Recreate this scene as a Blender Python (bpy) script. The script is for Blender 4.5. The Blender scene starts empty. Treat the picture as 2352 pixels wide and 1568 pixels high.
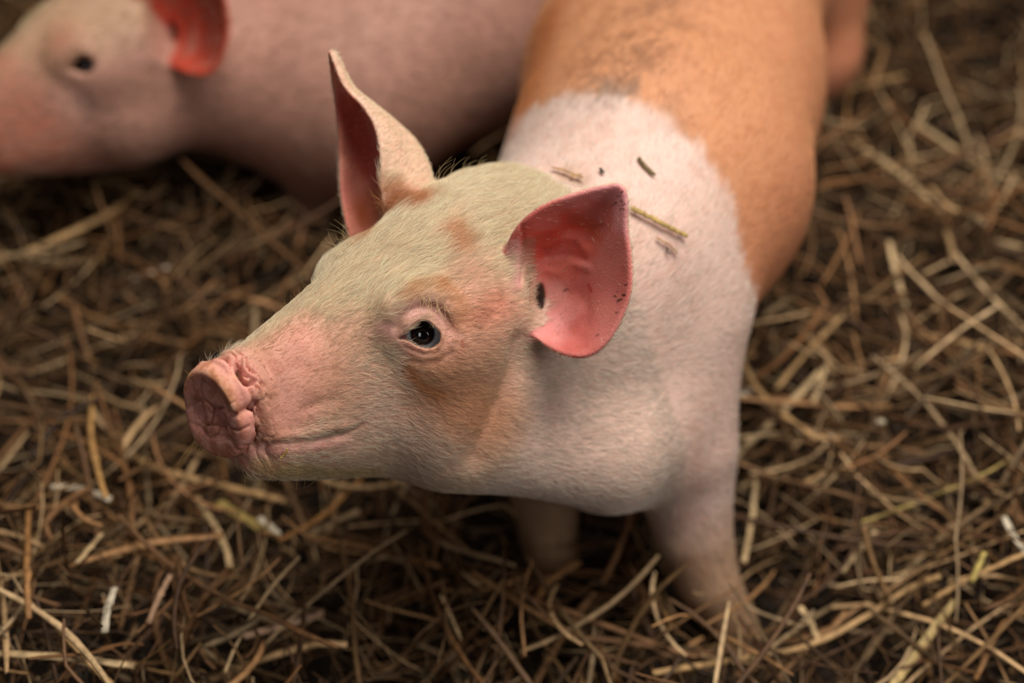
import bpy, math, random
import numpy as np
from mathutils import Vector, Matrix
from mathutils.bvhtree import BVHTree

# ------------------------------------------------------------------ camera, world, light, exposure
SC = bpy.context.scene
H = 1.10                                   # camera height above the pen floor
FPX = 2352 * 50 / 36.0                     # focal length in pixels
cam_d = bpy.data.cameras.new('camera'); cam_d.lens = 50; cam_d.sensor_width = 36
cam_d.clip_start = 0.02
cam = bpy.data.objects.new('camera', cam_d); SC.collection.objects.link(cam)
cam.location = (0, 0, H); cam.rotation_euler = (math.radians(45), 0, 0)
cam_d.dof.use_dof = True; cam_d.dof.focus_distance = 0.965; cam_d.dof.aperture_fstop = 2.2
SC.camera = cam

world = bpy.data.worlds.new('barn_light'); SC.world = world; world.use_nodes = True
wb = world.node_tree.nodes['Background']
wb.inputs[0].default_value = (1.0, 0.80, 0.62, 1); wb.inputs[1].default_value = 0.03

def area(name, loc, target, size, power, col):
    l = bpy.data.lights.new(name, 'AREA'); l.shape = 'RECTANGLE'; l.size, l.size_y = size; l.energy = power; l.color = col
    o = bpy.data.objects.new(name, l); SC.collection.objects.link(o); o.location = loc
    o.rotation_euler = (Vector(target) - Vector(loc)).to_track_quat('-Z', 'Y').to_euler(); return o
area('barn_skylight', (0.35, 0.95, 2.1), (0.12, 0.90, 0.2), (1.1, 1.0), 48, (1.0, 0.94, 0.85))
area('front_fill', (-0.30, -1.20, 2.2), (0, 0.8, 0.35), (0.5, 0.8), 5, (0.97, 0.97, 1.0))  # unseen soft fill added behind the camera, also gives the eye glint
area('side_fill', (1.35, -0.10, 1.45), (0.1, 0.75, 0.3), (0.8, 0.9), 9, (1.0, 0.95, 0.9))  # added fill from an unseen source at the right, brightens the near neck

vs = SC.view_settings
vs.view_transform = 'Standard'; vs.look = 'None'; vs.gamma = 1.0; vs.exposure = -0.15; vs.use_curve_mapping = False
SC.display_settings.display_device = 'sRGB'
SC.cycles.max_bounces = 7; SC.cycles.diffuse_bounces = 3; SC.cycles.glossy_bounces = 3; SC.cycles.transmission_bounces = 3

# ------------------------------------------------------------------ frames
S45 = math.sqrt(0.5)
CX = np.array([1, 0, 0.]); CY = np.array([0, S45, S45]); CZ = np.array([0, S45, -S45])   # right, up, forward in the world
CAM0 = np.array([0, 0, H])
def W(px, py, d):
    return CAM0 + CX*((px-1176)/FPX*d) + CY*(-(py-784)/FPX*d) + CZ*d
_r = np.array([.68, -.38, -.62]); _f = np.array([-.717, -.507, -.475])
_f /= np.linalg.norm(_f); _r -= _f*(_r@_f); _r /= np.linalg.norm(_r); _u = np.cross(_r, _f)
def cam2w(v): return CX*v[0] + CY*v[1] + CZ*v[2]
HF, HR, HU = cam2w(_f), cam2w(_r), cam2w(_u)
HO = W(1025, 560, 1.03)
class Frame:
    def __init__(s, o, f, r, u): s.o, s.M = np.array(o, float), np.array([f, r, u], float)
    def to(s, p): return (p - s.o) @ s.M.T
    def out(s, q): return np.asarray(q) @ s.M + s.o
HEAD = Frame(HO, HF, HR, HU)

# ------------------------------------------------------------------ small maths
def hash3(i, j, k, seed):
    n = (i*374761393 + j*668265263 + k*2147483647 + seed*1274126177) & 0xffffffff
    n = ((n ^ (n >> 13))*1274126177) & 0xffffffff
    n = (n ^ (n >> 16)) & 0xffff
    return n.astype(np.float32)/32767.5 - 1
def vnoise(p, seed=0):
    p = np.asarray(p); b = np.floor(p).astype(np.int64); t = (p-b).astype(np.float32); t = t*t*(3-2*t)
    r = 0
    for dx in (0, 1):
        for dy in (0, 1):
            for dz in (0, 1):
                w = (t[:, 0] if dx else 1-t[:, 0])*(t[:, 1] if dy else 1-t[:, 1])*(t[:, 2] if dz else 1-t[:, 2])
                r = r + w*hash3(b[:, 0]+dx, b[:, 1]+dy, b[:, 2]+dz, seed)
    return r
def sstep(a, b, x):
    t = np.clip((x-a)/(b-a), 0, 1); return t*t*(3-2*t)
def smin(a, b, k):
    h = np.clip(.5+.5*(b-a)/k, 0, 1); return b*(1-h) + a*h - k*h*(1-h)
def smax(a, b, k): return -smin(-a, -b, k)
def cone(p, a, b, r1, r2):
    a = np.asarray(a, float); ab = np.asarray(b, float)-a; t = np.clip(((p-a)@ab)/(ab@ab), 0, 1)
    return np.linalg.norm(p-a-t[:, None]*ab, axis=1) - (r1+(r2-r1)*t)
def ell(p, c, r, M=None):
    q = p-np.asarray(c, float)
    if M is not None: q = q@M.T
    r = np.asarray(r, float); k0 = np.linalg.norm(q/r, axis=1)+1e-9; k1 = np.linalg.norm(q/(r*r), axis=1)+1e-9
    return k0*(k0-1)/k1
def chain(p, pts, rr, k):
    d = None
    for (a, b, r1, r2) in zip(pts[:-1], pts[1:], rr[:-1], rr[1:]):
        e = cone(p, a, b, r1, r2); d = e if d is None else smin(d, e, k)
    return d
def catmull(P, n):
    P = np.asarray(P, float); Q = np.vstack([2*P[:1]-P[1:2], P, 2*P[-1:]-P[-2:-1]]); m = len(P)-1
    out = []
    for s in np.linspace(0, m, n):
        i = min(int(s), m-1); t = s-i; a, b, c, d = Q[i:i+4]
        out.append(.5*((2*b)+(c-a)*t+(2*a-5*b+4*c-d)*t*t+(3*b-a-3*c+d)*t**3))
    return np.array(out)
def axis(fine0, fine1, lo, hi, h, H_, g=1.12):
    a = list(np.arange(fine0, fine1+h, h)); s = h
    left, right = [a[0]], [a[-1]]
    s = h
    while left[-1] > lo: s = min(s*g, H_); left.append(left[-1]-s)
    s = h
    while right[-1] < hi: s = min(s*g, H_); right.append(right[-1]+s)
    return np.array(left[:0:-1]+a+right[1:])

def sample_grid(fn, X, Y, Z, B=8):
    """distance field on a rectilinear grid, evaluated in full only near the surface"""
    nx, ny, nz = len(X), len(Y), len(Z)
    ix = [np.arange(i, min(i+B+1, nx)) for i in range(0, nx-1, B)]
    iy = [np.arange(i, min(i+B+1, ny)) for i in range(0, ny-1, B)]
    iz = [np.arange(i, min(i+B+1, nz)) for i in range(0, nz-1, B)]
    cx = np.array([(X[a[0]]+X[a[-1]])/2 for a in ix]); cy = np.array([(Y[a[0]]+Y[a[-1]])/2 for a in iy]); cz = np.array([(Z[a[0]]+Z[a[-1]])/2 for a in iz])
    hx = np.array([(X[a[-1]]-X[a[0]])/2 for a in ix]); hy = np.array([(Y[a[-1]]-Y[a[0]])/2 for a in iy]); hz = np.array([(Z[a[-1]]-Z[a[0]])/2 for a in iz])
    C = np.stack(np.meshgrid(cx, cy, cz, indexing='ij'), -1).reshape(-1, 3)
    R = np.sqrt((hx**2)[:, None, None]+(hy**2)[None, :, None]+(hz**2)[None, None, :]).reshape(-1)
    dc = fn(C, True)
    D = np.empty((nx, ny, nz), np.float32)
    act = np.abs(dc) < R*1.25+.012
    n2, n3 = len(iy), len(iz)
    todo = []
    for b in range(len(C)):
        i, j, k = b//(n2*n3), (b//n3) % n2, b % n3
        if act[b]: todo.append((i, j, k))
        else: D[ix[i][0]:ix[i][-1]+1, iy[j][0]:iy[j][-1]+1, iz[k][0]:iz[k][-1]+1] = dc[b]
    CH = 120
    for c0 in range(0, len(todo), CH):
        ch = todo[c0:c0+CH]; pts = []; shp = []
        for (i, j, k) in ch:
            g = np.stack(np.meshgrid(X[ix[i]], Y[iy[j]], Z[iz[k]], indexing='ij'), -1)
            shp.append(g.shape[:3]); pts.append(g.reshape(-1, 3))
        d = fn(np.vstack(pts), False); o = 0
        for (i, j, k), s in zip(ch, shp):
            n = s[0]*s[1]*s[2]
            D[ix[i][0]:ix[i][-1]+1, iy[j][0]:iy[j][-1]+1, iz[k][0]:iz[k][-1]+1] = d[o:o+n].reshape(s); o += n
    return D

def surface_nets(D, X, Y, Z):
    I = D < 0
    cnt = np.zeros(tuple(s-1 for s in D.shape), np.int8)
    for a in (0, 1):
        for b in (0, 1):
            for c in (0, 1):
                cnt += I[a:I.shape[0]-1+a, b:I.shape[1]-1+b, c:I.shape[2]-1+c]
    m = (cnt > 0) & (cnt < 8); cells = np.argwhere(m)
    idx = np.full(m.shape, -1, np.int64); idx[m] = np.arange(len(cells))
    acc = np.zeros((len(cells), 3)); w = np.zeros(len(cells))
    for ax in range(3):
        o = [q for q in range(3) if q != ax]
        for a in (0, 1):
            for b in (0, 1):
                p0 = cells.copy(); p0[:, o[0]] += a; p0[:, o[1]] += b; p1 = p0.copy(); p1[:, ax] += 1
                d0 = D[p0[:, 0], p0[:, 1], p0[:, 2]]; d1 = D[p1[:, 0], p1[:, 1], p1[:, 2]]
                x = (d0 < 0) != (d1 < 0); t = np.where(x, d0/(d0-d1+1e-20), 0)
                q = p0.astype(float); q[:, ax] += t
                acc[x] += q[x]; w[x] += 1
    v = acc/w[:, None]
    V = np.stack([np.interp(v[:, 0], np.arange(len(X)), X), np.interp(v[:, 1], np.arange(len(Y)), Y), np.interp(v[:, 2], np.arange(len(Z)), Z)], 1)
    F = []
    for ax in range(3):
        sl0 = [slice(1, -1)]*3; sl0[ax] = slice(0, -1); sl1 = list(sl0); sl1[ax] = slice(1, None)
        A, B_ = I[tuple(sl0)], I[tuple(sl1)]
        e = np.argwhere(A != B_); fl = A[A != B_]
        off = np.array([1, 1, 1]); off[ax] = 0; e = e+off
        o = [q for q in range(3) if q != ax]
        def cc(da, db):
            q = e.copy(); q[:, o[0]] += da; q[:, o[1]] += db; return idx[q[:, 0], q[:, 1], q[:, 2]]
        Q = np.stack([cc(-1, -1), cc(0, -1), cc(0, 0), cc(-1, 0)], 1)
        flip = fl if ax != 1 else ~fl
        Q[~flip] = Q[~flip][:, ::-1]
        F.append(Q)
    F = np.vstack(F)
    return V, F

def vert_normals(V, F):
    a = V[F[:, 2]]-V[F[:, 0]]; b = V[F[:, 3]]-V[F[:, 1]]; n = np.cross(a, b); N = np.zeros_like(V)
    for c in range(4):
        for q in range(3): N[:, q] += np.bincount(F[:, c], n[:, q], len(V))
    return N/(np.linalg.norm(N, axis=1)[:, None]+1e-12)
def laplace(V, F, it, amt, mask=None):
    e = np.vstack([F[:, [0, 1]], F[:, [1, 2]], F[:, [2, 3]], F[:, [3, 0]]])
    deg = np.bincount(e[:, 0], minlength=len(V))+np.bincount(e[:, 1], minlength=len(V))
    for _ in range(it):
        S = np.zeros_like(V)
        for q in range(3): S[:, q] = np.bincount(e[:, 0], V[e[:, 1], q], len(V))+np.bincount(e[:, 1], V[e[:, 0], q], len(V))
        L = S/deg[:, None]-V
        if mask is not None: L *= mask[:, None]
        V = V+amt*L
    return V
def mesh_from(name, V, F, mat, smooth=True):
    me = bpy.data.meshes.new(name); F = np.asarray(F)
    me.vertices.add(len(V)); me.vertices.foreach_set('co', np.asarray(V, np.float32).ravel())
    k = F.shape[1]; me.loops.add(F.size); me.loops.foreach_set('vertex_index', F.astype(np.int32).ravel())
    me.polygons.add(len(F)); me.polygons.foreach_set('loop_start', np.arange(0, F.size, k, dtype=np.int32))
    me.update(calc_edges=True)
    if smooth: me.polygons.foreach_set('use_smooth', np.ones(len(F), bool))
    if mat: me.materials.append(mat)
    return me
def link(name, data, parent=None, loc=None):
    o = bpy.data.objects.new(name, data); SC.collection.objects.link(o)
    if parent: o.parent = parent
    if loc is not None: o.location = loc
    return o
def tag(o, label=None, cat=None, group=None, kind=None):
    if label: o['label'] = label
    if cat: o['category'] = cat
    if group: o['group'] = group
    if kind: o['kind'] = kind
    return o

# ------------------------------------------------------------------ node helpers
def new_mat(name):
    m = bpy.data.materials.new(name); m.use_nodes = True; nt = m.node_tree
    return m, nt, nt.nodes['Principled BSDF']
def node(nt, t, **kw):
    n = nt.nodes.new(t)
    for k, v in kw.items(): setattr(n, k, v)
    return n
# ------------------------------------------------------------------ pig head (in its own frame: f towards the snout, r to the pig's left, u up)
SEC = np.array([  # f, top, bottom, half width
    [-.10,  .004, -.180, .066],
    [-.05,  .025, -.180, .074],
    [-.01,  .036, -.180, .078],
    [.03,   .035, -.175, .076],
    [.07,   .030, -.164, .062],
    [.10,   .027, -.148, .050],
    [.13,   .022, -.128, .042],
    [.16,   .018, -.108, .036],
    [.19,   .014, -.087, .0285],
    [.21,   .010, -.066, .025]])
def head_sdf(q, detail):
    f, r, u = q[:, 0], np.abs(q[:, 1]), q[:, 2]
    r0 = r; r = r*(1+.23*sstep(0, .03, -q[:, 1])*sstep(-.03, .04, f)*sstep(.16, .10, f))
    fc = np.clip(f, -.10, .21)
    top = np.interp(fc, SEC[:, 0], SEC[:, 1]); bot = np.interp(fc, SEC[:, 0], SEC[:, 2]); w = np.interp(fc, SEC[:, 0], SEC[:, 3])
    c = (top+bot)/2; h = (top-bot)/2
    z = (u-c)/h
    w = w*(1-.20*np.clip(z, -.4, 1)*sstep(.00, .08, f))
    qq = (np.abs(r/w)**2.25+np.abs(z)**2.25)**(1/2.25)
    d = (qq-1)*np.minimum(w, h)*.95
    cap = f-.193
    d = smax(d, cap, .012); d = smax(d, -.09-f, .02)
    sym = np.stack([f, r, u], 1)
    d = smin(d, ell(sym, (.035, .050, -.092), (.060, .036, .050)), .03)       # jowl
    d = smin(d, ell(sym, (.068, .036, .000), (.026, .018, .018)), .02)        # brow
    d = smin(d, ell(sym, (.030, .055, -.030), (.050, .026, .026)), .03)       # cheek bone
    # lower jaw a little narrower than the upper lip
    # snout disc
    rs = q[:, 1]; f0 = .2040-.20*(u+.009)-.20*rs
    _x, _z = (rs+.0012)/.0268, (u+.0160)/.0350; _an = np.arctan2(_z, _x)
    lobe = 1+.09*np.exp(-((_an+.22)/.42)**2)-.06*np.exp(-((_an-.30)/.16)**2)+.13*np.exp(-((_an+2.5)/.45)**2)-.03*np.exp(-((_an+1.35)/.35)**2)
    rho = np.sqrt(_x*_x+_z*_z)/lobe
    dd = np.stack([np.maximum((rho-1)*.036+.0038, 0), np.maximum(np.abs(f-f0-.0010)*.94-.0012, 0)], 1)
    disc = np.linalg.norm(dd, axis=1)-.0038
    d = smin(d, ell(sym, (.184, .006, -.062), (.024, .018, .017)), .012)
    kk = .0035+.0085*sstep(-.022, -.042, u)
    d = smin(d, disc, kk)
    if detail:
        m = (f > .15) & (np.abs(disc) < .02)
        if m.any():
            fm, rm, um, dm = f[m], rs[m], u[m], d[m]
            x, z = (rm+.0012)/.0268, (um+.0160)/.0350; rh = np.sqrt(x*x+z*z); an = np.arctan2(z, x)     # 0 = pig's left, pi/2 = top
            face = sstep(-.004, .002, fm-f0[m])
            # raised roll along the upper rim, ends in a notch at the pig's left
            roll = np.exp(-((rh-.92)/.11)**2)*sstep(.12, .36, an)*sstep(3.3, 2.7, an)
            dm = dm-.0014*roll
            low = np.exp(-((rh-.88)/.20)**2)*(np.exp(-((an+.25)/.34)**2)+.8*np.exp(-((an+2.35)/.5)**2))
            dm = dm-.0012*low
            dm = dm+.0006*face*np.exp(-(rh/.62)**2)                        # shallow middle
            for sx in (1, -1):                                               # nostrils with a fold above and below
                a = x+.17-sx*.38; b = z+.14
                dm = dm+.0052*face*np.exp(-((a/.20)**2+(b/.27)**2)**1.3)
                dm = dm+.0020*face*np.exp(-((b-.17+.5*(a*sx-.1))/.05)**2-((a-.05*sx)/.30)**2)
                dm = dm+.0016*face*np.exp(-((b+.32-.25*a*sx)/.05)**2-((a+.02*sx)/.26)**2)
            # notch between roll and lower wing
            dm = dm+.0034*np.exp(-((an-.29)/.07)**2)*sstep(.55, .8, rh)*sstep(-.013, -.008, fm-f0[m])
            dm = dm+.0016*np.exp(-((an+.62)/.06)**2)*sstep(.5, .8, rh)*sstep(1.12, .98, rh)*face
            d[m] = dm
        # folded skin behind the disc
        k = (f > .160) & (f < .204) & (u > -.075)
        if k.any():
            Q = q[k]; nz = vnoise(Q*90, 3); n2 = vnoise(Q*170, 9)
            ph = (Q[:, 0]-(f0[k]-.2040))*1.0; amp = 1.5* sstep(.182, .190, ph)*sstep(.2045, .2015, ph)*(.45+.55*sstep(-.02, .0, Q[:, 2]))*sstep(-.070, -.050, Q[:, 2])
            wr = np.abs(np.sin(ph*520+1.6*nz+.9*n2))
            seam = np.abs(vnoise(Q*75, 5))
            d[k] += amp*(.0022*(1-wr)**2-.0012+.0016*np.exp(-(seam/.12)**2)-.0010*nz)
    return d
EYE_R = .0165
def ear_far_sheet():
    rows = [  # left (far) edge, bottom of the fold at the right, near margin : px, py, depth
        [(815, 575, 1.075), (865, 565, 1.085), (930, 520, 1.090), (980, 455, 1.075), (950, 500, 1.055), (905, 530, 1.045)],
        # (far) edge, bottom of the fold at the right, near margin : px, py, depth
        [(800, 520, 1.068), (850, 505, 1.085), (935, 440, 1.085), (985, 400, 1.060), (935, 440, 1.030), (885, 470, 1.022)],
        [(786, 440, 1.072), (830, 430, 1.088), (915, 385, 1.090), (972, 362, 1.062), (930, 390, 1.032), (880, 410, 1.022)],
        [(783, 360, 1.073), (825, 355, 1.086), (900, 330, 1.088), (945, 320, 1.062), (915, 335, 1.033), (876, 340, 1.022)],
        [(780, 290, 1.070), (815, 288, 1.080), (870, 278, 1.082), (902, 280, 1.058), (885, 285, 1.034), (862, 285, 1.026)],
        [(775, 235, 1.066), (800, 235, 1.072), (835, 236, 1.072), (855, 242, 1.054), (850, 245, 1.036), (833, 240, 1.030)],
        [(768, 185, 1.056), (780, 185, 1.060), (797, 192, 1.058), (806, 200, 1.048), (804, 205, 1.036), (793, 198, 1.032)],
        [(760, 122, 1.040), (762, 122, 1.040), (765, 123, 1.040), (767, 126, 1.038), (766, 128, 1.036), (763, 126, 1.035)]]
    P = np.array([[W(*c) for c in row] for row in rows])
    A = np.array([catmull(row, 25) for row in P]); B = np.array([catmull(A[:, j], 29) for j in range(25)])
    return B.transpose(1, 0, 2)
def ear_near_sheet():
    rim = [(1176, 625, 1.010), (1172, 562, .987), (1205, 508, .975), (1260, 470, .967), (1330, 445, .962), (1395, 430, .957), (1427, 430, .953),
           (1437, 465, .955), (1437, 525, .960), (1446, 590, .963), (1446, 660, .966), (1428, 722, .970), (1395, 780, .975),
           (1355, 812, .980), (1310, 814, .984), (1268, 798, .990), (1235, 778, .998), (1208, 758, 1.010)]
    C = W(1243, 670, 1.022)
    R = catmull([W(*c) for c in rim], 61)
    out = []
    for i, p in enumerate(R):
        s = i/60; row = []
        for j in range(17):
            t = j/16.; q = C+(p-C)*t
            bow = 4*t*(1-t)
            front = 1-sstep(.05, .22, s)
            q = q+CZ*(.010*bow*(1-front)+.004*front*bow)
            row.append(q)
        out.append(row)
    return np.array(out)
def sheet_bvh(G):
    n, m = G.shape[:2]; V = [Vector(p) for p in G.reshape(-1, 3)]
    F = [(i*m+j, (i+1)*m+j, (i+1)*m+j+1, i*m+j+1) for i in range(n-1) for j in range(m-1)]
    return BVHTree.FromPolygons(V, F)
def sheet_dist(pw, G, bvh, rad):
    """distance to a thick sheet, only worked out close to it"""
    S = G[::2, ::2].reshape(-1, 3); out = np.full(len(pw), .05)
    lo, hi = G.reshape(-1, 3).min(0)-.03, G.reshape(-1, 3).max(0)+.03
    k = np.where(((pw > lo) & (pw < hi)).all(1))[0]
    if len(k) == 0: return out
    P = pw[k]; m = ((P[:, None, :]-S[None])**2).sum(2).min(1) if len(k) < 20000 else np.concatenate([((c[:, None, :]-S[None])**2).sum(2).min(1) for c in np.array_split(P, len(k)//20000+1)])
    m = np.sqrt(m); out[k] = m
    for i in np.where(m < .013)[0]:
        out[k[i]] = bvh.find_nearest(Vector(P[i]))[3]
    return out-rad

def body_sdf(p):
    Bk = [(-.010, .800, .355), (.035, .835, .320), (.082, .890, .300), (.128, 1.00, .300), (.156, 1.16, .290), (.205, 1.38, .305), (.240, 1.50, .300)]
    Rr = [.074, .090, .104, .127, .136, .132, .105]
    d = chain(p, Bk, Rr, .05)
    d = smin(d, cone(p, (.079, .765, .235), (.02, .795, .275), .068, .085), .05)
    d = smin(d, cone(p, W(1050, 1004, 1.055), W(1400, 1050, 1.095), .034, .040), .03)      # throat      # chest
    d = smin(d, cone(p, (.075, .86, .355), (.11, .98, .355), .060, .065), .05)     # withers
    # near front leg
    d = smin(d, chain(p, [(.125, .840, .270), (.143, .785, .190), (.155, .755, .120), (.171, .735, .070), (.194, .722, .030), (.204, .712, .006)], [.062, .047, .0345, .0275, .0225, .0225], .004), .045)
    # far front leg
    d = smin(d, chain(p, [(.02, .855, .27), (.025, .82, .17), (.03, .81, .10), (.035, .80, .03), (.035, .795, .006)], [.060, .041, .031, .0245, .0235], .004), .03)
    # hind legs
    for sx in (-1, 1):
        c = .235+sx*.085
        d = smin(d, chain(p, [(c, 1.42, .28), (c+sx*.02, 1.38, .19), (c+sx*.02, 1.47, .12), (c+sx*.02, 1.45, .04), (c+sx*.02, 1.44, .006)], [.090, .055, .034, .024, .024], .02), .04)
    return d
EYE_PX = (968, 768); EYE_D = .9932
EYE_C = W(EYE_PX[0], EYE_PX[1], EYE_D)
EYE_N = (CAM0-EYE_C)/np.linalg.norm(CAM0-EYE_C)
EYE_A = np.cross(CY, EYE_N); EYE_A /= np.linalg.norm(EYE_A); EYE_B = np.cross(EYE_N, EYE_A)
def eye2d(px, py):
    s = (EYE_D-EYE_R)/FPX; return ((px-EYE_PX[0])*s, -(py-EYE_PX[1])*s)
LID = [(911, 778), (922, 771), (933, 762), (944, 751), (955, 741), (968, 735), (982, 737), (996, 747), (1007, 758), (1012, 770), (1010, 784), (1002, 794), (988, 800), (970, 798), (952, 791), (938, 782), (924, 779)]
LID2 = np.array([eye2d(*q) for q in LID])
def poly2d(x, y, P):
    d = np.full(len(x), 1e9); s = np.ones(len(x)); n = len(P)
    for i in range(n):
        ax, ay = P[i]; bx, by = P[i-1]; ex, ey = bx-ax, by-ay; wx, wy = x-ax, y-ay
        t = np.clip((wx*ex+wy*ey)/(ex*ex+ey*ey), 0, 1); d = np.minimum(d, (wx-ex*t)**2+(wy-ey*t)**2)
        c1 = y >= ay; c2 = y < by; c3 = ex*wy > ey*wx
        s = np.where((c1 & c2 & c3) | (~c1 & ~c2 & ~c3), -s, s)
    return s*np.sqrt(d)

EC_H, EN_H, EA_H, EB_H = HEAD.to(EYE_C[None])[0], HEAD.M@EYE_N, HEAD.M@EYE_A, HEAD.M@EYE_B

CONCHA_C = HEAD.to(W(1266, 645, .988)[None])[0]; CANAL_C = HEAD.to(W(1238, 684, 1.024)[None])[0]; CANAL_M = np.array([HEAD.M@v for v in (CX, CY, CZ)])
def pig_sdf(frame, bodyfn, ears, ear_rad, fine=True):
    def fn(q, coarse):
        d = head_sdf(q, fine and not coarse)
        d = smin(d, bodyfn(frame.out(q)), .035)
        if not coarse: d = smax(d, -ell(q, CONCHA_C, np.array((.0175, .036, .030))*(1 if fine else 1.35), CANAL_M), .006)
        for sy in (1, -1):
            C, N, A, B = [v*np.array([1, sy, 1]) for v in (EC_H, EN_H, EA_H, EB_H)]
            if sy < 0: C = C+np.array([0, .024, 0])
            e = q-C; el = np.linalg.norm(e, axis=1); near = el < .04
            if near.any():
                en = e[near]; a, bb, n = en@A, en@B, en@N
                dn = smin(d[near], el[near]-(EYE_R+.0017), .005)
                if not coarse and sy > 0:
                    pd = poly2d(a, bb, LID2)
                    dn = smax(dn, -np.maximum(pd, -n-.002), .0010)
                d[near] = dn
        for G, bv in ears:
            if coarse:
                S = G[::3, ::3].reshape(-1, 3)
                d = np.minimum(d, np.sqrt(((q[:, None, :]-S[None])**2).sum(2).min(1))-.014)
            else:
                d = smin(d, sheet_dist(q, G, bv, ear_rad), .009)
        if not coarse: d = smax(d, -ell(q, CANAL_C, (.0042, .0120, .018), CANAL_M), .003)
        return d
    return fn
EARS = []
for _G in (ear_near_sheet(), ear_far_sheet()):
    _G = HEAD.to(_G.reshape(-1, 3)).reshape(_G.shape); EARS.append((_G, sheet_bvh(_G)))

def build_main():
    if True:
        def mix(a0, a1, f0, f1, lo, hi, h, hf):
            A = axis(a0, a1, lo, hi, h, .008); B = np.arange(f0, f1, hf); return np.concatenate([A[A < f0-h*.6], B, A[A > B[-1]+h*.6]])
        X = mix(-.065, .158, .158, .222, -.95, .240, .0015, .0009)
        Y = mix(-.155, .165, -.012, .072, -.35, .72, .0015, .0010)
        Z = mix(-.165, .130, -.060, .022, -.52, .15, .0015, .0010)
    X = np.concatenate([X[X < .0535], np.arange(.054, .093, .001), X[X > .0935]])
    D = sample_grid(pig_sdf(HEAD, body_sdf, EARS, .0023), X, Y, Z)
    V, F = surface_nets(D, X, Y, Z)
    V = laplace(V, F, 1, .3)
    print('main pig', D.shape, len(V), len(F))
    return HEAD.out(V), F
# ------------------------------------------------------------------ coat colours: patches are laid on the skin at the places measured on the animal
def lin(c):
    c = np.asarray(c, float)/255.; return np.where(c <= .04045, c/12.92, ((c+.055)/1.055)**2.4)
def view_ray(px, py): 
    v = W(px, py, 1.)-CAM0; return Vector(v/np.linalg.norm(v))
def on_skin(bvh, pts, n=4):
    P = np.array(pts, float)
    if len(P) > 1: P = catmull(P, (len(P)-1)*n+1)
    out = []
    for x, y in P:
        h = bvh.ray_cast(Vector(CAM0), view_ray(x, y), 1.5)[0]
        if h is not None: out.append(np.array(h))
    return np.array(out)
def poly_dist(V, L, lim):
    """distance of every vertex to a polyline, vertices further than lim are left at 9"""
    d = np.full(len(V), 9.)
    if len(L) == 0: return d
    k = np.where(((V > L.min(0)-lim) & (V < L.max(0)+lim)).all(1))[0]; P = V[k]; m = np.full(len(k), 81.)
    if len(L) == 1: m = ((P-L[0])**2).sum(1)
    for a, b in zip(L[:-1], L[1:]):
        ab = b-a; t = np.clip(((P-a)@ab)/(ab@ab+1e-12), 0, 1); m = np.minimum(m, ((P-a-t[:, None]*ab)**2).sum(1))
    d[k] = np.sqrt(m); return d

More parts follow.
